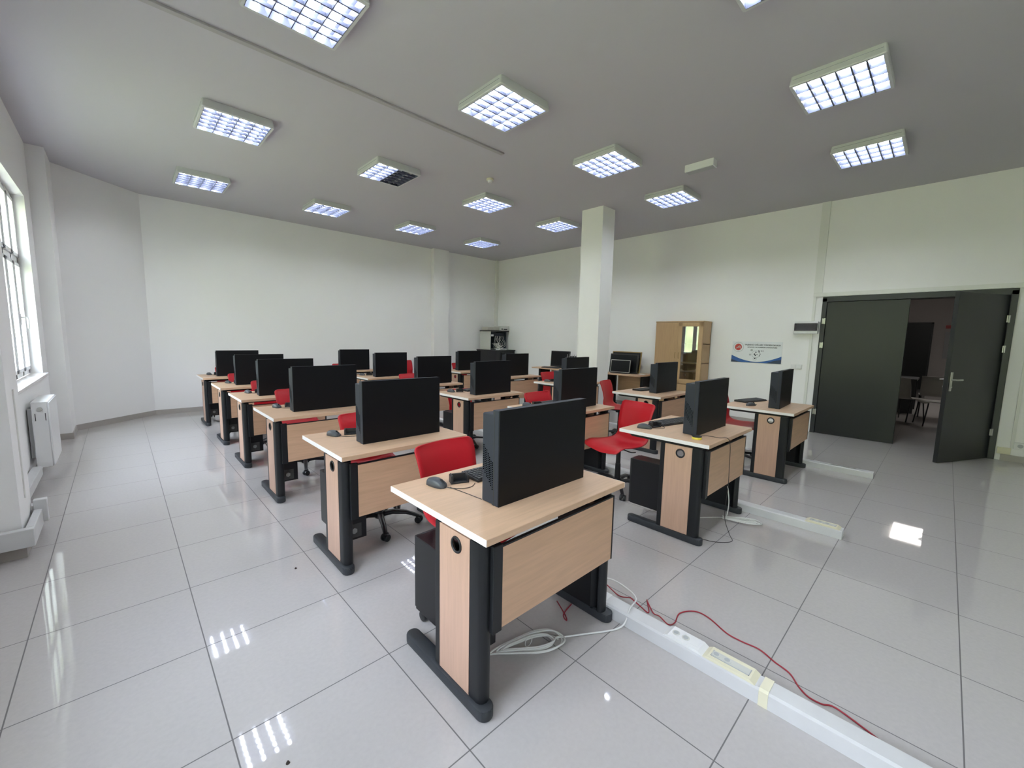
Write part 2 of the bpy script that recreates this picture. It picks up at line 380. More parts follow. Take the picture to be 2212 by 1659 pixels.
def hall_chair():
    t = empty('visitor_chair')
    prof = [(-.21, .42), (-.16, .45), (0, .44), (.14, .44), (.19, .47), (.215, .55), (.235, .68), (.27, .84)]
    rows = []
    for (y, z) in prof: rows.append([(x*0.215, y-(0.02 if z > .5 else 0)*x*x, z+(0.015*x*x if z < .5 else 0)) for x in (-1, -.6, -.2, .2, .6, 1)])
    o = MB().grid(rows).build('seat_shell', M['shell_grey'], t); sm = o.modifiers.new('thick', 'SOLIDIFY'); sm.thickness = 0.012
    for sx_ in (-1, 1):
        MB().tube([(sx_*.19, -.17, .43), (sx_*.21, -.22, 0.01)], 0.011, smooth=False).build('leg', M['chairblk'], t)
        MB().tube([(sx_*.19, .14, .43), (sx_*.21, .24, 0.01)], 0.011, smooth=False).build('leg', M['chairblk'], t)
    return t
hcp = hall_chair()
for i, (x, y, a, lb) in enumerate([(11.9, -0.55, 60, 'white shell chair seen in profile against the dark hall door'), (11.6, -0.98, 200, 'white shell chair nearest the open door leaf in the hall'), (12.9, -0.92, 95, 'white shell chair in front of the hall notice board')]):
    dup(hcp, i == 0, (x, y, 0), R(a), lb, 'chair', 'white chairs in the hall')
ht = empty('hall_table', (13.6, -0.35, 0)); tag(ht, 'dark low table in the hall behind the half-closed door leaf', 'table')
MB().box(-.5, .5, -.3, .6, .70, .74, .004).build('table_top', M['doorframe'], ht)
MB().box(-.48, -.45, -.28, .58, 0.0, .70).build('side_panel', M['doorframe'], ht)
MB().box(.45, .48, -.28, .58, 0.0, .70).build('side_panel', M['doorframe'], ht)

# door with two leaves
d1 = empty('door_1', (XR, -0.58, 0)); d1['kind'] = 'structure'
fr = MB(); fr.box(-0.03, 0.2, 0.93, 0.99, 0, DZ, .004).box(-0.03, 0.2, -0.99, -0.93, 0, DZ, .004).box(-0.03, 0.2, -0.99, 0.99, DZ-0.06, DZ+0.02, .004)
fr.build('door_frame', M['doorframe'], d1)
lf = MB().box(-0.012, 0.035, -0.02, 0.925, 0.005, DZ-0.065, .003).build('door_leaf', M['door'], d1)
for z in (0.35, 1.42, 1.80):
    MB().cyl((-0.035, 0.935, z), 0.011, 0.09, n=12).cyl((-0.035, 0.965, z), 0.009, 0.085, n=12).box(-.032, -.02, .93, .97, z-.04, z+.04).build('hinge', M['steel'], lf)
ol = empty('open_leaf_pivot', (-0.02, -0.93, 0)); ol.parent = d1; ol.name = 'door_leaf'
ang = math.atan2(0.44, -0.87)
ol.rotation_euler = (0, 0, ang)
ob = MB().box(0.0, 0.985, -0.045, 0.0, 0.005, DZ-0.065, .003).build('leaf_panel', M['door'], ol)
for z in (0.35, 1.42, 1.80):
    MB().cyl((0.0, 0.012, z), 0.011, 0.09, n=12).cyl((0.03, 0.009, z), 0.009, 0.085, n=12).build('hinge', M['steel'], ol)
for s_ in (1, -1):
    y = 0.002 if s_ > 0 else -0.047
    hb = MB().box(0.925, 0.965, y, y+0.008*s_, 0.90, 1.13, .002)
    hb.cyl((0.945, y+0.028*s_, 1.04), 0.009, 0.05, 'Y', n=12).tube([(0.945, y+.05*s_, 1.04), (0.90, y+.055*s_, 1.04), (0.82, y+.05*s_, 1.04)], 0.009)
    hb.cyl((0.945, y+0.008*s_, 0.95), 0.010, 0.02, 'Y', n=12)
    hb.build('handle', M['steel'], ol, True)
# trunking and wall bits on the right wall
struct('trim_1', MB().box(XR-0.02, XR, 0.43, 0.54, 2.247, H), M['plaster_edge'])
struct('trim_2', MB().box(XR-0.02, XR, -1.66, 0.54, 2.185, 2.245), M['plaster_edge'])
struct('trim_3', MB().box(XR-0.02, XR, 0.50, 0.535, 0.09, 2.184), M['plaster_edge'])
struct('trim_4', MB().box(XR-0.02, XR, -1.72, -1.69, 0.172, 2.25), M['plaster_edge'])
struct('trim_5', MB().box(XR-0.02, XR, -1.70, -1.585, 0.085, 0.17, .002), M['cream'])
struct('trim_6', MB().box(XR-0.09, XR, YB-0.07, YB, 0, H, .004), M['plaster_edge'])
struct('trim_7', MB().box(XW, 4.49, 2.855, 2.905, H-0.018, H, .003), M['trunk'])
struct('trim_8', MB().box(0.48, 0.487, 3.07, 3.09, 0.33, 1.05, .001), M['plaster_edge'])
sw = empty('wall_outlet', (XR-0.012, -1.77, 0.21)); tag(sw, 'white socket outlet low on the wall right of the open door leaf', 'outlet')
MB().box(-.01, .012, -.055, .055, -.042, .042, .004).build('cover_plate', M['white'], sw)
MB().cyl((-.011, .0, 0), .024, .004, 'X').build('socket', M['bgrey'], sw)
sp = empty('light_switch', (XR-0.012, 0.68, 1.055)); tag(sp, 'white double light switch plate between banner and dark door', 'switch')
for s_ in (-1, 1):
    MB().box(-.006, .012, s_*.04-.037, s_*.04+.037, -.037, .037, .003).box(-.012, -.004, s_*.04-.026, s_*.04+.026, -.026, .026, .002).build('rocker', M['white'], sp)
fb = empty('fuse_box', (XR, 0.59, 1.60)); tag(fb, 'white fuse box with smoked window beside the dark door', 'fuse box')
fbm = MB().box(-.10, 0, -.165, .155, 0, .195, .008); fbm.build('casing', M['white'], fb)
MB().box(-.115, -.10, -.16, .15, .045, .165, .006).build('cover', M['smoke'], fb)
MB().box(-.104, -.1, -.13, .12, .06, .15).build('breaker_row', M['lightgrey'], fb)

# banner
bn = empty('wall_banner', (XR-0.006, 1.30, 1.27)); tag(bn, 'white school banner with red round emblem and blue curve on the wall', 'banner')
bw, bh = 0.395, 0.185
MB().box(-.001, .003, -bw, bw, -bh, bh).build('sheet', M['paper'], bn)
def Q(u, v, x=-.002): return (x, -u, v)        # u to the viewer's right
def flat(pts, name, m, x=-.0025):
    b = MB(); vv = [b.bm.verts.new(Q(u, v, x)) for u, v in pts]; b.bm.faces.new(vv)
    r_ = b.bm.faces[:]; bmesh.ops.extrude_face_region(b.bm, geom=r_)
    for v_ in vv: v_.co.x -= 0.0012
    bmesh.ops.recalc_face_normals(b.bm, faces=b.bm.faces)
    return b.build(name, m, bn)
N = 24
cur = [(-bw+2*bw*i/N, -bh+0.015+0.11*abs(2*i/N-1)**1.8) for i in range(N+1)]
flat([(-bw, -bh)]+cur+[(bw, -bh)], 'blue_curve', M['blue'])
flat([(-bw, -bh), (-bw, -bh+.05), (-bw+.12, -bh+.008), (-bw+.16, -bh)], 'navy_corner', M['navy'], -.004)
flat([(bw, -bh), (bw, -bh+.07), (bw-.1, -bh+.05), (bw-.22, -bh)], 'navy_corner', M['navy'], -.004)
def disc(u, v, r, name, m, x=-.0025): return flat([(u+r*math.cos(2*math.pi*k/24), v+r*math.sin(2*math.pi*k/24)) for k in range(24)], name, m, x)
disc(-.29, .085, .088, 'emblem_ring', M['bgrey']); disc(-.29, .085, .082, 'emblem_white', M['paper'], -.004); disc(-.29, .085, .058, 'emblem_disc', M['bred'], -.0055)
b = MB()
for (u0, v0, u1, v1) in ((-.325, .06, -.26, .115), (-.31, .07, -.25, .095), (-.29, .075, -.245, .08), (-.265, .085, -.25, .05)):
    b.tube([Q(u0, v0, -.0072), Q((u0+u1)/2, (v0+v1)/2+.004, -.0072), Q(u1, v1, -.0072)], .0032, n=6)
b.build('emblem_wings', M['paper'], bn)
b = MB(); 
b.torus(Q(.0, -.035, -.003), .062, .0022, 'X'); b.torus(Q(-.01, -.115, -.003), .028, .002, 'X')
b.build('diagram_ring', M['bgrey'], bn)
b = MB()
for (u, v, r_) in ((0, .0, .010), (-.02, -.035, .013), (.02, -.04, .008), (-.005, -.055, .012), (-.01, -.11, .012), (.05, .005, .010), (.07, -.03, .007), (.06, -.06, .009)):
    b.cyl(Q(u, v, -.003), r_, .002, 'X', n=10)
for u in (.04, .06, .09, .11): b.box(-.004, -.002, -u-.004, -u+.004, .012, .036)
b.build('diagram_dots', M['ink'], bn)
b = MB().cyl(Q(-.07, .035, -.003), .020, .002, 'X', n=12).cyl(Q(-.09, -.045, -.003), .017, .002, 'X', n=12); b.build('diagram_spots', M['bgrey'], bn)
def text(body, size, u, v, name):
    cu = bpy.data.curves.new('txt', 'FONT'); cu.body = body; cu.size = size; cu.align_x = 'CENTER'; cu.extrude = 0.0006; cu.offset = 0.0013
    to = bpy.data.objects.new('txt', cu); col.objects.link(to); bpy.context.view_layer.update()
    me = bpy.data.meshes.new_from_object(to.evaluated_get(bpy.context.evaluated_depsgraph_get()))
    bpy.data.objects.remove(to); me.materials.append(M['ink'])
    xs = [v_.co.x for v_ in me.vertices]; k = 1.0
    o = bpy.data.objects.new(name, me); col.objects.link(o); o.parent = bn
    o.rotation_euler = (R(90), 0, R(-90)); o.location = Q(u, v, -.0035)
    return o, (max(xs)-min(xs))
to, wd = text('YABANCI D\u0130LLER Y\u00dcKSEKOKULU', .05, .09, .118, 'heading_text'); to.scale = (0.56/wd, 0.62, 1)
to, wd = text('SCHOOL OF FOREIGN LANGUAGES', .045, .09, .078, 'subtitle_text'); to.scale = (0.46/wd, 0.55, 1)

# beech cabinet by the right wall
cb = empty('display_cabinet', (8.76, 2.545, 0)); tag(cb, 'tall beech cabinet with one glass door against the right wall', 'cabinet')
cw, cdp, chh = .46, XR-0.014-8.76, 1.815
car = MB(); car.box(0.018, cdp, -cw, -cw+.018, 0, chh-.02).box(0.018, cdp, cw-.018, cw, 0, chh-.02).box(cdp-.008, cdp, -cw, cw, 0, chh-.02)
car.box(0, cdp, -cw-.005, cw+.005, chh-.022, chh, .002).box(.02, cdp, -cw, cw, .05, .07).box(.02, cdp, -cw, cw, .62, .64).box(.02, cdp, -.009, .009, .05, chh-.02)
car.box(.03, cdp, -cw, 0, 1.02, 1.035).box(.03, cdp, -cw, 0, 1.38, 1.395).box(.02, .035, -cw, cw, 0, .05)
car.build('carcass', M['cab'], cb)
dl = MB().box(0, .018, .004, cw-.003, .632, chh-.026, .002).build('solid_door', M['cab'], cb)
MB().tube([(-.004, .035, 1.22), (-.022, .035, 1.20), (-.022, .035, 1.13), (-.004, .035, 1.11)], .005).build('handle', M['brass'], dl)
y0, y1, z0, z1 = 0.0, cw-.007, .632, chh-.026
gd = MB().box(0, .018, y0, y0+.075, z0, z1, .002).box(0, .018, y1-.075, y1, z0, z1, .002).box(0, .018, y0, y1, z0, z0+.09, .002).box(0, .018, y0, y1, z1-.075, z1, .002).build('glass_door', M['cab'], cb)
gd.location = (0, -cw+.003, 0); gd.rotation_euler = (0, 0, R(2.2))
MB().box(.007, .011, y0+.07, y1-.07, z0+.085, z1-.07).build('pane', M['cabglass'], gd)
MB().tube([(-.004, y1-.035, 1.22), (-.022, y1-.035, 1.20), (-.022, y1-.035, 1.13), (-.004, y1-.035, 1.11)], .005).build('handle', M['brass'], gd)
for a, b_ in ((.004, cw-.003), (-cw+.003, -.004)):
    MB().box(0, .018, a, b_, .055, .622, .002).build('lower_door', M['cab'], cb)

# ------------------------------------------------------------------ ceiling lamps
def lamp(ntubes_on=4):
    t = empty('ceiling_light')
    a, b_ = .31, .283
    f = MB()
    def loop(h, z, c):
        o_ = []
        for sx_, sy_, a0 in ((1, 1, 0), (-1, 1, 90), (-1, -1, 180), (1, -1, 270)):
            for q in range(4):
                t_ = R(a0+30*q); o_.append((sx_*(h-c)+c*math.cos(t_), sy_*(h-c)+c*math.sin(t_), z))
        return o_
    f.grid([loop(.300, .001, .018), loop(.309, -.070, .018), loop(.304, -.078, .016), loop(b_, -.078, .002)], smooth=False, closed=True)
    f.build('housing', M['lamp_body'], t)
    rf0 = MB()
    rf0.grid([loop(b_, -.078, .002), loop(b_, -.010, .002)], smooth=False, closed=True)
    rf0.build('inner_rim', M['reflector'], t)
    rf = MB().box(-b_, b_, -b_, b_, -.012, 0)
    rf.build('reflector', M['reflector'], t)
    lv = MB()
    for k in range(5):                         # lengthwise dividers
        x = -b_+k*(2*b_/4)
        h = .006
        lv.prism([(x-.022, -.030), (x+.022, -.030), (x+.003, -.078), (x-.003, -.078)], -b_, b_, 'Y')
    for k in range(1, 6):
        y = -b_+k*(2*b_/6)
        lv.prism([(y-.011, -.0565), (y+.011, -.0565), (y+.006, -.078), (y-.006, -.078)], -b_, b_, 'X')
    lv.build('louvre', M['louvre'], t)
    for k in range(4):
        x = -b_+(k+.5)*(2*b_/4)
        MB().cyl((x, 0, -.042), .0135, .55, 'Y', n=10).build('tube', M['tube'] if k < ntubes_on else M['tube_off'], t, True)
    return t
LX = [2.01, 3.76, 5.49, 7.235]; LY = [-0.21, 2.07, 4.345, 6.62]
lp = lamp(4); lh = lamp(2)
tag(lh, 'ceiling light with only two of its four tubes lit', 'ceiling light', 'square louvred ceiling lights'); lh.location = (LX[1], LY[2], H)
rowname = {0: 'nearest row', 1: 'second row', 2: 'third row', 3: 'rearmost row'}
colname = {0: 'nearest the windows', 1: 'second from the windows', 2: 'third from the windows', 3: 'nearest the door wall'}
first = True
for j, y in enumerate(LY):
    for i, x in enumerate(LX):
        if (i, j) == (1, 2): continue
        dup(lp, first, (x, y, H), 0, 'lit square ceiling light %s, in the %s' % (colname[i], rowname[j]), 'ceiling light', 'square louvred ceiling lights'); first = False
sm_ = empty('smoke_detector', (4.90, 3.60, H)); tag(sm_, 'small white round detector on the ceiling near the middle lights', 'smoke detector')
MB().cyl((0, 0, -.012), .05, .024, n=24, bev=.004).build('base', M['cream'], sm_, True)
MB().cyl((0, 0, -.038), .028, .03, n=20, r2=.036, bev=.003).build('sensor_head', M['white'], sm_, True)
MB().cyl((0, 0, -.027), .034, .006, n=20).build('vent_slot', M['dark_hole'], sm_, True)
ex = empty('emergency_light', (6.37, 1.30, H)); tag(ex, 'white box-shaped emergency light on the ceiling beside the column', 'emergency light')
MB().box(-.06, .06, -.175, .175, -.085, 0, .004).build('casing', M['white'], ex)
MB().box(-.05, .05, -.165, .165, -.09, -.085, .001).build('diffuser', M['bgrey'], ex)

# ------------------------------------------------------------------ desk
def make_desk(edge_mat):
    t = empty('desk'); Wd, Dp, Z1, th = .90, .70, .74, .027
    MB().box(0.002, Wd-.002, 0, Dp, Z1-th, Z1, .0015, 1).build('desktop', M['top'], t)
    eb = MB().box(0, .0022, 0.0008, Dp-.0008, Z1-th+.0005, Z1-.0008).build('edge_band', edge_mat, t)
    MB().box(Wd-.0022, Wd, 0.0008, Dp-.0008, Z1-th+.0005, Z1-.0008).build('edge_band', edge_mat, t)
    for s_ in (0, 1):
        def X(a): return a if s_ == 0 else Wd-a
        l = empty('leg'); l.parent = t
        # foot: long bar with rounded ends
        pts = []
        for k in range(9):
            a_ = math.pi+math.pi*k/8; pts.append((X(.042)+.036*math.cos(a_), .050+.036*math.sin(a_)))
        for k in range(9):
            a_ = math.pi*k/8; pts.append((X(.042)+.032*math.cos(a_), .575+.030*math.sin(a_)))
        MB().prism(pts, 0.0, .048, 'Z', bev=.008).build('foot', M['foot'], l, True)
        # front post: rounded profile
        pp = [(X(.022), .12)]
        for k in range(7):
            a_ = math.pi+math.pi*k/6; pp.append((X(.052)+.030*math.cos(a_), .075+.027*math.sin(a_)))
        pp.append((X(.082), .12))
        MB().prism(pp, .046, .690, 'Z').build('front_post', M['metal'], l, True)
        MB().box(X(.022), X(.082), .322, .358, .046, .690, .006).build('rear_post', M['metal'], l)
        pn = MB()
        zc, yc, rr = .637, .205, .031
        n = 24
        # wood panel with a round cable hole
        bmm = pn.bm; outer = []; inner = []
        for k in range(n):
            a_ = 2*math.pi*k/n; inner.append((yc+rr*math.cos(a_), zc+rr*math.sin(a_)))
        ring = [(.121, .05), (.321, .05), (.321, .69), (.121, .69)]
        x0 = X(.021); x1 = X(.030)
        def sq(k):
            a_ = 2*math.pi*k/n; c, s2 = math.cos(a_), math.sin(a_)
            tt = []
            if c > 1e-6: tt.append((.321-yc)/c)
            if c < -1e-6: tt.append((.121-yc)/c)
            if s2 > 1e-6: tt.append((.69-zc)/s2)
            if s2 < -1e-6: tt.append((.05-zc)/s2)
            m_ = min(tt); return (yc+m_*c, zc+m_*s2)
        for xx in (x0, x1):
            iv = [bmm.verts.new((xx, *p)) for p in inner]
            ov = [bmm.verts.new((xx, *sq(k))) for k in range(n)]
            cvs = {}
            for c in ring:
                ca = math.atan2(c[1]-zc, c[0]-yc) % (2*math.pi)
                cvs[int(ca/(2*math.pi/n)) % n] = bmm.verts.new((xx, *c))
            for k in range(n):
                f_ = [iv[k], iv[(k+1) % n], ov[(k+1) % n]]
                if k in cvs: f_.append(cvs[k])
                f_.append(ov[k]); bmm.faces.new(f_)
        bmesh.ops.recalc_face_normals(bmm, faces=bmm.faces)
        w_ = pn.build('side_panel', M['panel_v'], l)
        MB().torus((X(.021), yc, zc), rr-.002, .0055, 'X').build('cable_grommet', M['black'], l)
        # inner cover: plate behind the wood, open behind the grommet
        MB().box(X(.072), X(.078), .12, .322, .05, .60).build('inner_cover', M['metal'], l)
        MB().prism([(.03, .713), (.06, .690), (.60, .690), (.64, .713)], X(.03), X(.07), 'X').build('top_rail', M['metal'], l)
    MB().box(.105, .845, .028, .044, .345, .668, .001).build('modesty_panel', M['panel_h'], t)
    MB().box(.060, .105, .026, .048, .335, .682, .002).box(.845, .853, .026, .046, .345, .675).box(.105, .853, .028, .044, .668, .675).build('panel_bracket', M['metal'], t)
    MB().box(.08, .82, .30, .34, .66, .70, .002).build('cross_beam', M['metal'], t)
    return t
def make_computer():
    t = empty('desktop_computer')
    MB().box(0.001, .583, 0, .005, 0, .408, .001).build('front_panel', M['panelblk'], t)
    b = MB().box(0.0, .583, .005, .042, .0, .407, .002).box(0.0, .580, .036, .108, .002, .388, .005); c = b.build('casing', M['case'], t)
    v = MB()
    for i in range(26):
        for j in range(7):
            y = .040+j*.0095; z = .05+i*.0095+(j % 2)*.0047
            if abs(z-(.125+(y-.040)*1.25)) < .058: v.cyl((-.0004, y, z), .0031, .0012, 'X', n=6)
    v.build('vent_holes', M['vent'], t)
    MB().box(-.0006, .0, .03, .034, .0, .40).box(-.001, 0, .085, .088, .36, .363).build('seam', M['dark_hole'], t)
    return t
def make_tower():
    t = empty('computer_tower')
    MB().box(0, .14, 0, .43, 0, .37, .003).build('casing', M['tower'], t)
    MB().box(.004, .136, .43, .448, .002, .368, .006).build('front_bezel', M['black'], t)
    g_ = MB().box(.012, .105, -.003, .001, .015, .105, .001).build('rear_grille', M['mesh_grey'], t)
    MB().cyl((.058, -.004, .06), .020, .003, 'Y', n=6).build('fan_hub', M['fan'], g_)
    MB().box(-.002, .0, .03, .034, .01, .36).build('side_seam', M['dark_hole'], t)
    return t
def make_keyboard():
    t = empty('keyboard')
    MB().prism([(-.07, 0), (.07, 0), (.07, .022), (-.07, .012)], -.22, .22, 'X', bev=.002).build('body', M['kbody'], t)
    k = MB()
    for r_ in range(6):
        y = .058-r_*.021
        x = -.212; c = 0
        while x < .205:
            w_ = .0165
            if r_ == 5 and abs(x+.08) < .012: w_ = .10
            if not (r_ == 0 and c in (1,)) : k.box(x, min(x+w_, .212), y-.0165, y, .010, .0245-(r_*.0013)+.001, .0015, 1)
            x += w_+.0028; c += 1
    k.build('keys', M['key'], t)
    return t
def make_mouse():
    t = empty('computer_mouse')
    rows = []
    for i in range(13):
        u = i/12; y = -.057+.114*u
        hw = .031*math.sin(math.pi*min(1, .12+u*.80))**.5*(1.0-.10*math.sin(math.pi*u))
        hh = .010+.029*math.sin(math.pi*(.10+.72*u))**1.1
        if i in (0, 12): hw *= .55; hh *= .55
        rows.append([(hw*math.copysign(abs(math.cos(a))**.7, math.cos(a)), y, max(0, hh*abs(math.sin(a))**.75)) for a in [math.pi*k/12 for k in range(13)]])
    b = MB().grid(rows)
    for e_ in (0, -1):
        b.bm.verts.ensure_lookup_table()
    b.bm.faces.new([b.bm.verts[i] for i in range(13)]); b.bm.faces.new([b.bm.verts[12*13+i] for i in range(13)][::-1])
    bot = [b.bm.verts[i*13] for i in range(13)]+[b.bm.verts[i*13+12] for i in range(12, -1, -1)]
    b.bm.faces.new(bot); bmesh.ops.recalc_face_normals(b.bm, faces=b.bm.faces)
    b.build('shell', M['mouse'], t)
    MB().cyl((0, -.032, .0315), .008, .006, 'X', n=14).build('scroll_wheel', M['black'], t, True)
    MB().box(-.0004, .0004, -.052, -.02, .012, .0325).build('button_split', M['black'], t)
    MB().tube([(0, -.055, .006), (.018, -.095, .003), (.05, -.135, .003), (.09, -.145, .003), (.13, -.128, .003)], .0017, n=6).build('cable', M['cab_dark'], t)
    return t
def make_holder():
    b = MB(); b.prism([(-.045, 0), (.045, 0), (.045, .036), (.037, .043), (.033, .036), (.033, .008), (-.033, .008), (-.033, .036), (-.037, .043), (-.045, .036)], -.024, .024, 'Y', bev=.0015)
    b.box(-.035, .035, .012, .022, .004, .040, .002)
    return b.build('plastic_holder', M['black'])
def make_chair():
    t = empty('swivel_chair')
    K = [(-.25, .410, .222), (-.228, .438, .226), (-.16, .455, .225), (-.05, .447, .222), (.06, .445, .212), (.13, .455, .203), (.175, .485, .196), (.200, .54, .190), (.215, .61, .192), (.232, .69, .197), (.252, .76, .203), (.272, .805, .205), (.285, .835, .204)]
    V = [Vector(k) for k in K]; P_ = []
    for i in range(len(V)-1):
        p0 = V[max(i-1, 0)]; p1 = V[i]; p2 = V[i+1]; p3 = V[min(i+2, len(V)-1)]
        for k in range(5):
            u = k/5; P_.append(0.5*((2*p1)+(-p0+p2)*u+(2*p0-5*p1+4*p2-p3)*u*u+(-p0+3*p1-3*p2+p3)*u**3))
    P_.append(V[-1])
    L = [0]
    for i in range(1, len(P_)): L.append(L[-1]+math.hypot(P_[i].x-P_[i-1].x, P_[i].y-P_[i-1].y))
    rows = []
    for i, p in enumerate(P_):
        y, z, hw = p; hw_ = hw
        for dist, rr in ((L[-1]-L[i], .028), (L[i], .03)):
            if dist < rr: hw_ = min(hw_, hw-rr+math.sqrt(max(0, rr*rr-(rr-dist)**2)))
        back = min(1, max(0, (z-.48)/.12))
        row = []
        for k in range(13):
            v = -1+2*k/12
            row.append((v*hw_, y-back*.038*v*v, z+(1-back)*.016*v*v-(.01*(1-abs(v)) if back == 0 else 0)))
        rows.append(row)
    o_ = MB().grid(rows).build('seat_shell', M['red'], t)
    sm = o_.modifiers.new('thickness', 'SOLIDIFY'); sm.thickness = .008; sm.offset = 0
    MB().box(-.09, .09, -.09, .11, .415, .432, .004).box(-.035, .035, -.05, .05, .385, .416, .004).build('seat_plate', M['chairblk'], t)
    MB().tube([(.04, .0, .405), (.15, .0, .40), (.20, .01, .41)], .006).build('lever', M['chairblk'], t)
    MB().cyl((0, 0, .16), .030, .19, n=20, r2=.025).cyl((0, 0, .31), .022, .16, n=20).cyl((0, 0, .075), .036, .04, n=20).build('gas_column', M['chairblk'], t, True)
    b = MB()
    for k in range(5):
        a_ = 2*math.pi*k/5+math.pi; c, s2 = math.cos(a_), math.sin(a_); pr = []
        for (rr, zz, w_, h_) in ((.02, .095, .024, .03), (.10, .110, .022, .026), (.20, .100, .018, .022), (.27, .075, .016, .020), (.30, .06, .015, .018)):
            pr.append([(c*rr-s2*w_, s2*rr+c*w_, zz-h_), (c*rr+s2*w_, s2*rr-c*w_, zz-h_), (c*rr+s2*w_*.7, s2*rr-c*w_*.7, zz), (c*rr-s2*w_*.7, s2*rr+c*w_*.7, zz)])
        b.grid(pr, smooth=True, closed=True)
        b.bm.faces.new([v_ for v_ in b.bm.verts[-4:]]) if False else None
    b.cyl((0, 0, .085), .042, .05, n=20, bev=.006)
    b.build('star_base', M['chairblk'], t)
    for k in range(5):
        a_ = 2*math.pi*k/5+math.pi; c, s2 = math.cos(a_), math.sin(a_)
        cc = MB(); mt = Matrix.Translation((c*.295, s2*.295, 0)) @ Matrix.Rotation(a_+.6*k, 4, 'Z')
        cc.cyl((-.016, 0, .026), .026, .020, 'X', n=18, bev=.004, mtx=mt).cyl((.016, 0, .026), .026, .020, 'X', n=18, bev=.004, mtx=mt)
        cc.box(-.012, .012, -.02, .022, .028, .058, .006, mtx=mt)
        cc.build('caster', M['chairblk'], t, True)
    return t

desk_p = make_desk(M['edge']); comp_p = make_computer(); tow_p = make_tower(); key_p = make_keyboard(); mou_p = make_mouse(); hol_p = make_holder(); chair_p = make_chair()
hol_p2 = hol_p
DW, DM, DD = 'window-side line', 'middle line', 'door-side line'
ordn = ['front', 'second', 'third', 'fourth', 'fifth', 'last']
XC = [1.88, 3.865, 5.85]
ROWS = {0: [0.02, 1.31, 2.745, 3.98, 5.19, 6.66], 1: [0.03, 1.35, 2.71, 4.02, 5.35, 6.84], 2: [-0.03, 1.38, 2.86, 4.22, 5.55]}
COMPY = {0: [.18, .20, .22, .23, .26, .23], 1: [.175, .165, .14, .155, .17, .19], 2: [.18, .21, .20, .24, .36]}
TOWERS = {(0, 0), (0, 1), (0, 2), (0, 3), (0, 4), (0, 5), (1, 0), (1, 2), (1, 3)}
LN = [DW, DM, DD]
fd = fc = ft = fk = fm = fh = True
for c in range(3):
    for r_, y0 in enumerate(ROWS[c]):
        x0 = XC[c]; nm = ('front' if r_ == 0 else ('rearmost' if r_ == len(ROWS[c])-1 else ordn[r_]))
        pos = '%s in the %s of desks' % (nm, LN[c])
        pos2 = '%s desk of the %s' % (nm, LN[c])
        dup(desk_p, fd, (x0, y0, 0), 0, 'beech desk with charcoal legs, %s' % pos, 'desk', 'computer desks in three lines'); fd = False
        cy = y0+COMPY[c][r_]; cx = x0+.215; ra = 0
        if (c, r_) == (2, 0): ra = 3
        if (c, r_) == (2, 1): cx = x0+.30
        dup(comp_p, fc, (cx, cy, .74), R(ra), 'black slab-shaped computer on the %s' % pos2, 'computer', 'black computers on the desks'); fc = False
        if (c, r_) in TOWERS:
            dup(tow_p, ft, (x0+.0825, y0+.19, .125), 0, 'black tower computer hung under the %s' % pos2, 'computer', 'tower computers under the desks'); ft = False
        if (c, r_) == (2, 4): pass
        if (c, r_) == (2, 0):
            kx, ky, ka, kz = x0+.62, y0+.58, -14, .74
        else:
            kx, ky, ka, kz = x0+.56, y0+.53, random.uniform(-4, 3), .74
        if (c, r_) == (1, 0): kx, ky, ka = x0+.56, y0+.52, -12
        if (c, r_) == (2, 4): ky = y0+.62
        if (c, r_) == (2, 1): kx, ky, ka = x0+.55, y0+.50, -6
        dup(key_p, fk, (kx, ky, kz), R(ka), 'black keyboard behind the computer on the %s' % pos2, 'keyboard', 'black keyboards on the desks'); fk = False
        if (c, r_) not in ((2, 1), (2, 4), (2, 0)):
            jx, jy = random.uniform(-.012, .012), random.uniform(-.008, .02)
            if r_ == 0 and c == 0: jx = jy = 0
            dup(mou_p, fm, (x0+.165+jx, y0+.565+jy, .74), R(16+random.uniform(-5, 8)), 'grey computer mouse on the %s' % pos2, 'computer mouse', 'computer mice on the desks'); fm = False
            dup(hol_p, fh, (x0+.275+jx, y0+.535+jy, .74), R(-22), 'black U-shaped holder beside the mouse on the %s' % pos2, 'holder', 'black holders on the desks'); fh = False
m_ = copy_tree(mou_p); m_.location = (6.07, 0.43, .74); m_.rotation_euler = (0, 0, R(62)); tag(m_, 'grey computer mouse beside the skewed keyboard on the front desk of the %s' % DD, 'computer mouse', 'computer mice on the desks')

# chairs
CHS = [(2.345, 0.70, 2, 'the front desk of the '+DW), (2.365, 1.86, 0, 'the second desk of the '+DW), (2.385, 3.66, 2, 'the third desk of the '+DW), (2.37, 4.72, 0, 'the fourth desk of the '+DW),
       (2.34, 5.95, 4, 'the fifth desk of the '+DW), (2.375, 7.45, -2, 'the rearmost desk of the '+DW),
       (4.43, 1.07, -102, None), (4.39, 1.89, -3, 'the second desk of the '+DM), (4.375, 3.36, 0, 'the third desk of the '+DM), (4.355, 4.63, -1, 'the fourth desk of the '+DM), (4.35, 7.38, 3, 'the rearmost desk of the '+DM),
       (6.40, 0.64, 0, 'the front desk of the '+DD), (6.26, 2.20, 12, 'the second desk of the '+DD), (6.62, 3.69, 0, 'the third desk of the '+DD), (6.70, 6.52, 0, 'the rearmost desk of the '+DD),
       (6.08, 7.88, 6, 'T1'), (6.25, 7.27, 4, 'T2')]
fi = True
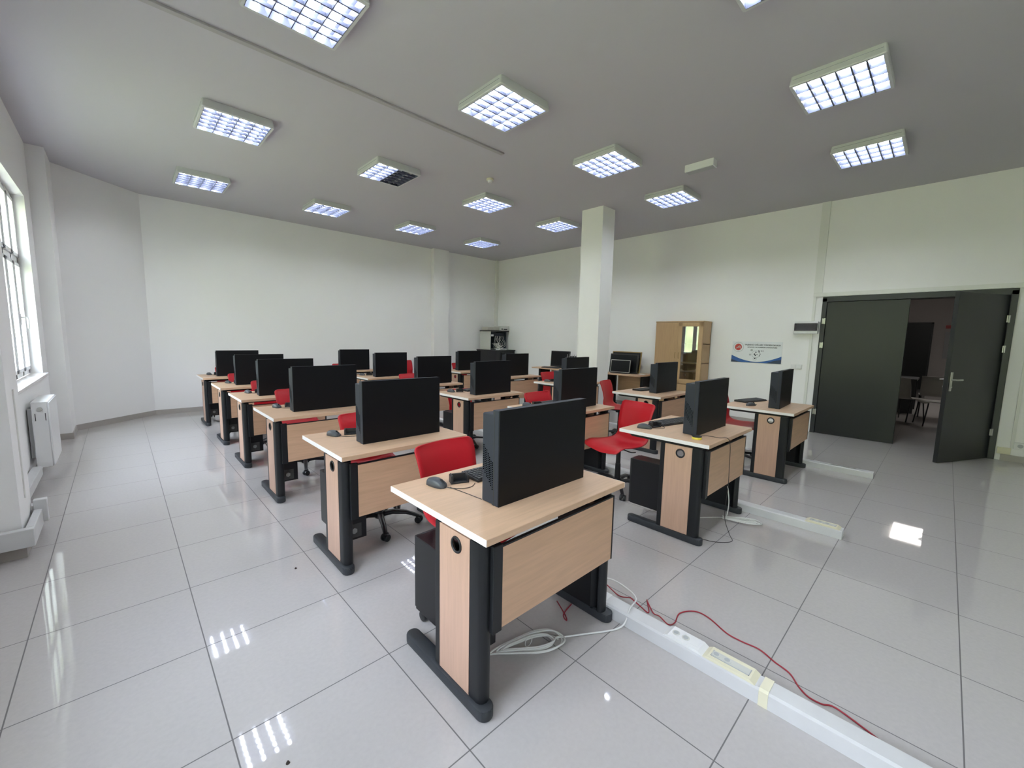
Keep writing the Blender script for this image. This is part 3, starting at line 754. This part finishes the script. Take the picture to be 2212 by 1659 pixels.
for x, y, a, wh in CHS:
    if wh is None: lb = 'red swivel chair turned sideways behind the front desk of the '+DM
    elif wh == 'T1': lb = 'red swivel chair standing loose by the back wall, the one nearer the windows'
    elif wh == 'T2': lb = 'red swivel chair standing loose by the back wall near the pilaster'
    else: lb = 'red shell swivel chair tucked behind '+wh
    o = dup(chair_p, fi, (x, y, 0), R(a), lb, 'chair', 'red swivel chairs'); fi = False
    if (x, y) == (4.375, 3.36): o.scale = (1, 1, 0.86)

# ------------------------------------------------------------------ floor ducts
def duct(x, y0, y1, label, sockets):
    t = empty('floor_cable_duct', (x, 0, 0)); tag(t, label, 'cable duct', 'white floor cable ducts')
    MB().prism([(0, 0), (.095, 0), (.093, .058), (.084, .066), (.011, .066), (.002, .058)], y0, y1, 'Y').build('channel', M['duct'], t)
    for (a, b_, mm, cream) in sockets:
        s_ = MB().prism([(a, .066), (b_, .066), (b_-.02, .078), (a+.02, .078)], .006, .089, 'X').build('socket_block', M['cream'] if cream else M['white'], t)
        if cream is not None:
            rec = MB().box(.028, .068, a+.03, b_-.03, .0775, .0785).build('socket_face', M['lightgrey'] if cream else M['white'], s_)
            if cream: MB().box(.026, .030, a+.028, b_-.028, .0775, .0792).box(.026, .069, a+.028, a+.031, .0775, .0792).box(.026, .069, b_-.031, b_-.028, .0775, .0792).build('recess_edge', M['bgrey'], s_)
            for q in range(mm):
                yy = b_-.045-q*.045
                MB().cyl((.048, yy, .079), .017, .002, n=18).cyl((.048, yy, .0795), .012, .003, n=18).build('socket', M['lightgrey'] if q % 1 == 0 else M['white'], s_)
                MB().cyl((.048, yy, .0812), .011, .0006, n=18).build('socket_hole', M['bgrey'], s_)
    return t
d_ = duct(2.765, -3.4, 7.6, 'long white floor cable duct running toward the camera beside the front desk', [(-.405, -.225, 2, False), (-.615, -.405, 2, True)])
MB().prism([(-.002, 0), (.097, 0), (.096, .062), (.086, .070), (.009, .070), (-.001, .062)], -.665, -.632, 'Y').build('joint_cover', M['cream'], d_)
MB().prism([(-.002, 0), (.097, 0), (.096, .060), (.086, .0685), (.009, .0685), (-.001, .060)], .10, .14, 'Y').build('joint_cover', M['white'], d_)
duct(4.79, -.615, 7.6, 'white floor cable duct ending behind the middle desk line, with cream socket block', [(-.60, -.38, 3, True)])
d3 = duct(6.815, -.60, 6.4, 'white floor cable duct ending near the dark door', [])
MB().box(.03, .06, -.45, -.22, .066, .069, .001).build('loose_clip', M['silver'], d3)

# ------------------------------------------------------------------ cables
def cable(name, pts, r, m, label, cat='cable', group=None):
    o = MB().tube(pts, r, n=8).build(name, m); return tag(o, label, cat, group)
def coil(cx, cy, L, Wd, n, rot, z0=.006):
    P_ = []
    for k in range(n*10+1):
        a_ = 2*math.pi*k/10; q = k/(n*10)
        rx = L*(1-.22*math.sin(q*9)); ry = Wd*(1-.3*math.cos(q*7))
        x = rx*math.cos(a_); y = ry*math.sin(a_)*(.55+.45*math.cos(a_)); 
        P_.append((cx+x*math.cos(rot)-y*math.sin(rot), cy+x*math.sin(rot)+y*math.cos(rot), z0+.006*(k % 5)/2+q*.012))
    return P_
c1 = coil(2.30, .20, .155, .085, 5, R(-25)); 
c1 += [(2.47, .12, .012), (2.58, .06, .006), (2.66, .01, .006), (2.72, -.018, .006), (2.755, -.035, .03), (2.80, -.03, .078), (2.90, -.01, .082), (2.94, .08, .086), (2.92, .18, .10), (2.84, .26, .085), (2.80, .40, .075)]
cable('network_cable', c1, .0042, M['cab_white'], 'coiled white network cable on the floor under the front window-side desk')
MB_ = MB().torus((2.30, .20, .03), .022, .002, 'Y'); tag(MB_.build('cable_tie', M['cab_white']), 'thin white tie around the coiled cable', 'cable tie')
c2 = coil(4.545, -.01, .12, .07, 4, R(-62))
cable('network_cable', [(4.18, .36, .006), (4.28, .30, .006), (4.40, .22, .006), (4.52, .10, .008)]+c2, .0042, M['cab_white'], 'coiled white network cable on the floor behind the front middle desk')
cable('patch_cable', [(4.35, .05, .33), (4.36, .035, .20), (4.40, .06, .06), (4.45, .10, .045)], .0042, M['cab_white'], 'white cable hanging down under the modesty panel of the front middle desk')
ad = empty('adapter', (3.985, .165, .74)); tag(ad, 'round yellow and black adapter beside the computer on the front middle desk', 'adapter')
MB().cyl((0, 0, .009), .034, .018, n=24, bev=.004).build('base', M['yellow'], ad, True)
MB().cyl((0, 0, .021), .033, .009, n=24, bev=.003).build('cap', M['black'], ad, True)
MB().tube([(.03, -.01, .02), (.09, -.04, .018), (.15, -.10, .006), (.19, -.145, .004), (.20, -.162, -.05), (.21, -.165, -.22), (.22, -.164, -.38), (.20, -.163, -.50), (.21, -.165, -.62), (.22, -.20, -.72), (.15, -.24, -.737), (.05, -.16, -.737), (.03, -.05, -.737), (.10, .02, -.737)], .0022, n=6).build('cable', M['cab_dark'], ad)
rz = .004
redp = [(2.66, .33, rz), (2.60, .22, rz), (2.575, .195, rz), (2.60, .235, rz), (2.70, .26, rz)]
cable('network_cable', redp, .003, M['cab_red'], 'short loop of thin red cable on the floor under the front window-side desk')
redp = [(3.01, .26, rz), (2.96, .13, rz), (2.925, .04, .05), (2.90, .02, .07), (2.93, -.02, .03), (2.95, -.06, rz), (3.04, -.002, rz), (3.0, -.03, .02), (2.965, -.08, rz), (2.93, -.13, .03), (2.905, -.19, .03), (2.98, -.19, rz), (3.07, -.175, rz), (3.145, -.22, rz), (3.15, -.29, rz), (3.098, -.40, rz), (3.092, -.47, rz), (3.098, -.545, rz), (3.065, -.615, rz), (3.04, -.68, rz), (2.985, -.725, rz), (2.955, -.765, rz), (2.955, -.81, rz), (2.975, -.85, rz), (2.94, -.955, rz), (2.92, -1.0, rz)]
cable('network_cable', redp, .0032, M['cab_red'], 'long thin red cable winding over the floor beside the white duct')
cable('power_cable', [(2.078, .520, .7425), (2.088, .42, .7425), (2.098, .312, .7425)], .0016, M['cab_dark'], 'thin straight black cable between mouse and computer on the front window-side desk')
cable('power_cable', [(2.10, 4.1, .24), (2.16, 4.08, .12), (2.22, 4.1, .13), (2.26, 4.12, .36)], .004, M['cab_dark'], 'dark cable loop hanging from the tower under the fourth window-side desk')

# ------------------------------------------------------------------ side tables against the right wall
def side_table(loc, rz, w_, label):
    t = empty('side_table', loc, rz); tag(t, label, 'table')
    MB().box(0, w_, 0, .68, .713, .74, .0015, 1).build('table_top', M['top'], t)
    for x in (.03, w_-.09):
        MB().box(x, x+.05, .05, .62, 0, .045, .008).box(x, x+.06, .10, .16, .045, .713, .004).box(x, x+.06, .40, .46, .045, .713, .004).box(x+.02, x+.04, .16, .40, .05, .70).build('leg', M['metal'], t)
    MB().box(.1, w_-.1, .045, .06, .32, .70).build('modesty_panel', M['panel_h'], t)
    return t
# rotated so its long side runs along the wall and the sitter faces the wall
side_table((9.10, 3.13, 0), R(90), .95, 'beech side table against the right wall between column and cabinet')
side_table((8.98, 4.88, 0), R(90), 1.07, 'beech side table against the right wall behind the column')
def screen(name, loc, rz, w_, h_, d, tilt, label, bm_, trim=None):
    t = empty(name, loc, rz); tag(t, label, 'screen')
    mt = Matrix.Rotation(R(tilt), 4, 'X')
    MB().box(-w_/2, w_/2, 0, d, 0, h_, .006, mtx=mt).build('casing', bm_, t)
    if trim:
        q = MB().box(-w_/2, w_/2, -.004, .0, h_-.012, h_, 0, mtx=mt).box(-w_/2, w_/2, -.004, 0, .02, .028, 0, mtx=mt).box(-w_/2, -w_/2+.010, -.004, 0, .02, h_, 0, mtx=mt).box(w_/2-.01, w_/2, -.004, 0, .02, h_, 0, mtx=mt)
        q.build('trim', trim, t)
    MB().box(-w_/2+.02, w_/2-.02, -.002, 0, .035, h_-.02, 0, mtx=mt).build('display', M['panelblk'], t)
    return t
screen('monitor', (8.56, 3.66, .7465), R(-90), .46, .28, .04, 8 * -1, 'small black monitor with silver trim standing in front of two larger panels', M['black'], M['silver'])
screen('monitor', (8.70, 3.68, .7465), R(-90), .66, .40, .05, -7, 'larger black monitor propped behind the small silver-trimmed one', M['black'])
screen('framed_panel', (8.86, 3.73, .7465), R(-90), .70, .45, .03, -9, 'brown-edged dark panel leaning rearmost on the side table near the cabinet', M['brass'])
o = MB().box(8.70, 8.80, 3.19, 3.30, .74, .752, .003).build('paper_pad', M['white']); tag(o, 'small white pad on the corner of the side table near the cabinet', 'pad')
mn = screen('monitor', (8.62, 5.35, .765), R(-90), .56, .38, .05, -4, 'black monitor on the side table behind the column', M['black'])
MB().box(-.13, .13, -.04, .12, -.025, -.008, .004).box(-.03, .03, .03, .06, -.01, .12).build('stand', M['black'], mn)
kk = copy_tree(key_p); kk.location = (8.42, 5.45, .74); kk.rotation_euler = (0, 0, R(-84)); tag(kk, 'black keyboard on the side table behind the column', 'keyboard', 'black keyboards on the desks')
rk = empty('device_rack', (8.62, 4.94, .74)); tag(rk, 'dark box with silver upright dividers on the side table behind the column', 'rack')
MB().box(-.12, .16, -.22, .10, 0, .30, .004).build('casing', M['black'], rk)
for k in range(5): MB().box(-.125, -.118, -.20+k*.065, -.192+k*.065, .05, .345).build('divider', M['silver'], rk)
# black cabinet and network rack in the corner
bc = empty('low_cabinet', (8.33, 7.34, 0)); tag(bc, 'low black cabinet with drawer in the back right corner', 'cabinet')
MB().box(0, .72, 0, .80, 0, 1.07, .004).build('carcass', M['black'], bc)
MB().box(-.015, .735, -.015, .80, 1.07, 1.095, .003).build('cabinet_top', M['black'], bc)
dr = MB().box(.20, .68, -.018, 0, .74, 1.03, .003).build('drawer', M['tower'], bc)
MB().cyl((.40, -.026, .98), .010, .018, 'Y', n=12).build('knob', M['silver'], dr)
MB().box(.20, .68, -.018, 0, .06, .72, .003).build('cabinet_door', M['tower'], bc)
nr = empty('network_rack', (8.46, 7.70, 1.095)); tag(nr, 'open wall rack full of tangled white cables on the black cabinet', 'network rack')
MB().box(0, .02, 0, .44, 0, .50).box(.56, .58, 0, .44, 0, .50).box(0, .58, .42, .44, 0, .50).box(0, .58, 0, .44, 0, .03).build('rack_frame', [M['bluegrey']], nr)
MB().box(-.015, .0, -.01, .45, 0, .51, .002).build('side_door', M['lightgrey'], nr)
MB().box(-.03, .64, -.05, .45, .505, .53, .004).build('rack_top', M['black'], nr)
MB().box(.02, .56, .06, .40, .38, .47, .003).build('switch_unit', M['case'], nr)
MB().box(.015, .10, -.01, .01, .37, .42).build('tape_label', M['white'], nr)
wc = MB()
for k in range(9):
    x = .12+.045*k
    wc.tube([(x*.8+.12, .05, .38), (x+random.uniform(-.05, .05), -.01, .28), (x+random.uniform(-.08, .08), -.03, .14), (.15+random.uniform(0, .3), -.02, .03), (.2+random.uniform(0, .3), .04, .05), (x, .08, .18)], .0045, n=6)
for k in range(3): wc.torus((.17+.05*k, -.03, .09+.01*k), .07, .0045, 'Y', n=20, m=6)
wc.build('white_cables', M['cab_white'], nr)
o = MB().box(8.35, 8.78, 7.70, 7.96, 1.626, 1.72, .006).build('equipment_box', M['beige']); tag(o, 'beige flat equipment box on top of the network rack', 'box')
o = empty('equipment_box', (8.80, 7.68, 1.626)); tag(o, 'light grey device with small front slots on top of the network rack', 'box')
MB().box(0, .33, 0, .28, 0, .13, .006).build('casing', M['lightgrey'], o); MB().box(.04, .09, -.003, 0, .03, .06).box(.12, .26, -.003, 0, .03, .055).build('front_slots', M['dark_hole'], o)
o = empty('power_strip', (8.62, 7.38, 1.095)); tag(o, 'white power strip lying on the black corner cabinet', 'power strip')
MB().box(-.13, .13, -.025, .025, 0, .04, .006).build('casing', M['white'], o)
MB().box(-.10, .10, -.027, -.025, .012, .028).build('socket_row', M['dark_hole'], o)
cable('power_cable', [(8.33, 7.46, 1.10), (8.35, 7.50, 1.14), (8.38, 7.52, 1.13), (8.41, 7.50, 1.10), (8.43, 7.54, 1.13), (8.45, 7.60, 1.10)], .004, M['cab_dark'], 'dark cable looping over the black corner cabinet')
o = MB().cyl((8.43, 7.38, 1.108), .05, .026, n=12, r2=.02).build('crumpled_paper', M['white']); tag(o, 'small white crumpled paper on the black corner cabinet', 'paper')

# ------------------------------------------------------------------ radiator, wall duct and bits by the windows
rd = empty('radiator', (0.362, 4.80, 0.125)); tag(rd, 'white panel radiator under the window, end with valve facing the room', 'radiator')
MB().box(0.0, .105, 0, .62, 0, .62, .006).build('body', M['white'], rd)
MB().box(.105, .118, -.004, .624, .01, .62, .004).build('front_panel', M['white'], rd)
MB().box(0.0, .11, -.002, .62, .615, .628, .002).build('top_grille', M['white'], rd)
MB().cyl((.055, -.006, .56), .017, .012, 'Y', n=18).build('valve', M['silver'], rd)
MB().box(.02, .025, -.003, 0, .45, .52).box(.085, .09, -.003, 0, .45, .52).build('end_slot', M['dark_hole'], rd)
MB().box(-.036, .0, .10, .14, .08, .55).box(-.036, 0, .48, .52, .08, .55).build('bracket', M['white'], rd)
MB().tube([(.03, .02, .02), (.02, .02, -.02), (.012, .02, -.04)], .009).build('pipe', M['white'], rd)
wd_ = empty('wall_cable_duct', (0, 0, 0)); tag(wd_, 'chunky white cable duct wrapped low around the wall pier', 'cable duct')
MB().box(.34, .535, 2.815, 2.866, .08, .195, .004).box(.495, .535, 2.868, 3.40, .08, .195, .004).build('channel', M['duct'], wd_)
MB().box(.336, .495, 3.32, 3.40, .08, .195, .004).box(.336, .40, 3.40, 4.75, .07, .155, .004).build('rear_channel', M['duct'], wd_)
MB().box(.495, .56, 3.22, 3.27, .10, .26, .004).build('joint_cover', M['duct'], wd_)
for i, (x, y, lb) in enumerate([(.60, .73, 'small dark crumb on the floor tile by the window wall'), (1.32, .38, 'small dark crumb on the tile joint left of the front desk'), (1.70, 1.62, 'small dark crumb on the aisle floor by the second desk')]):
    o = MB().cyl((x, y, .004), .007, .008, n=7, r2=.003).build('crumb', M['speck']); tag(o, lb, 'crumb', 'crumbs on the floor')
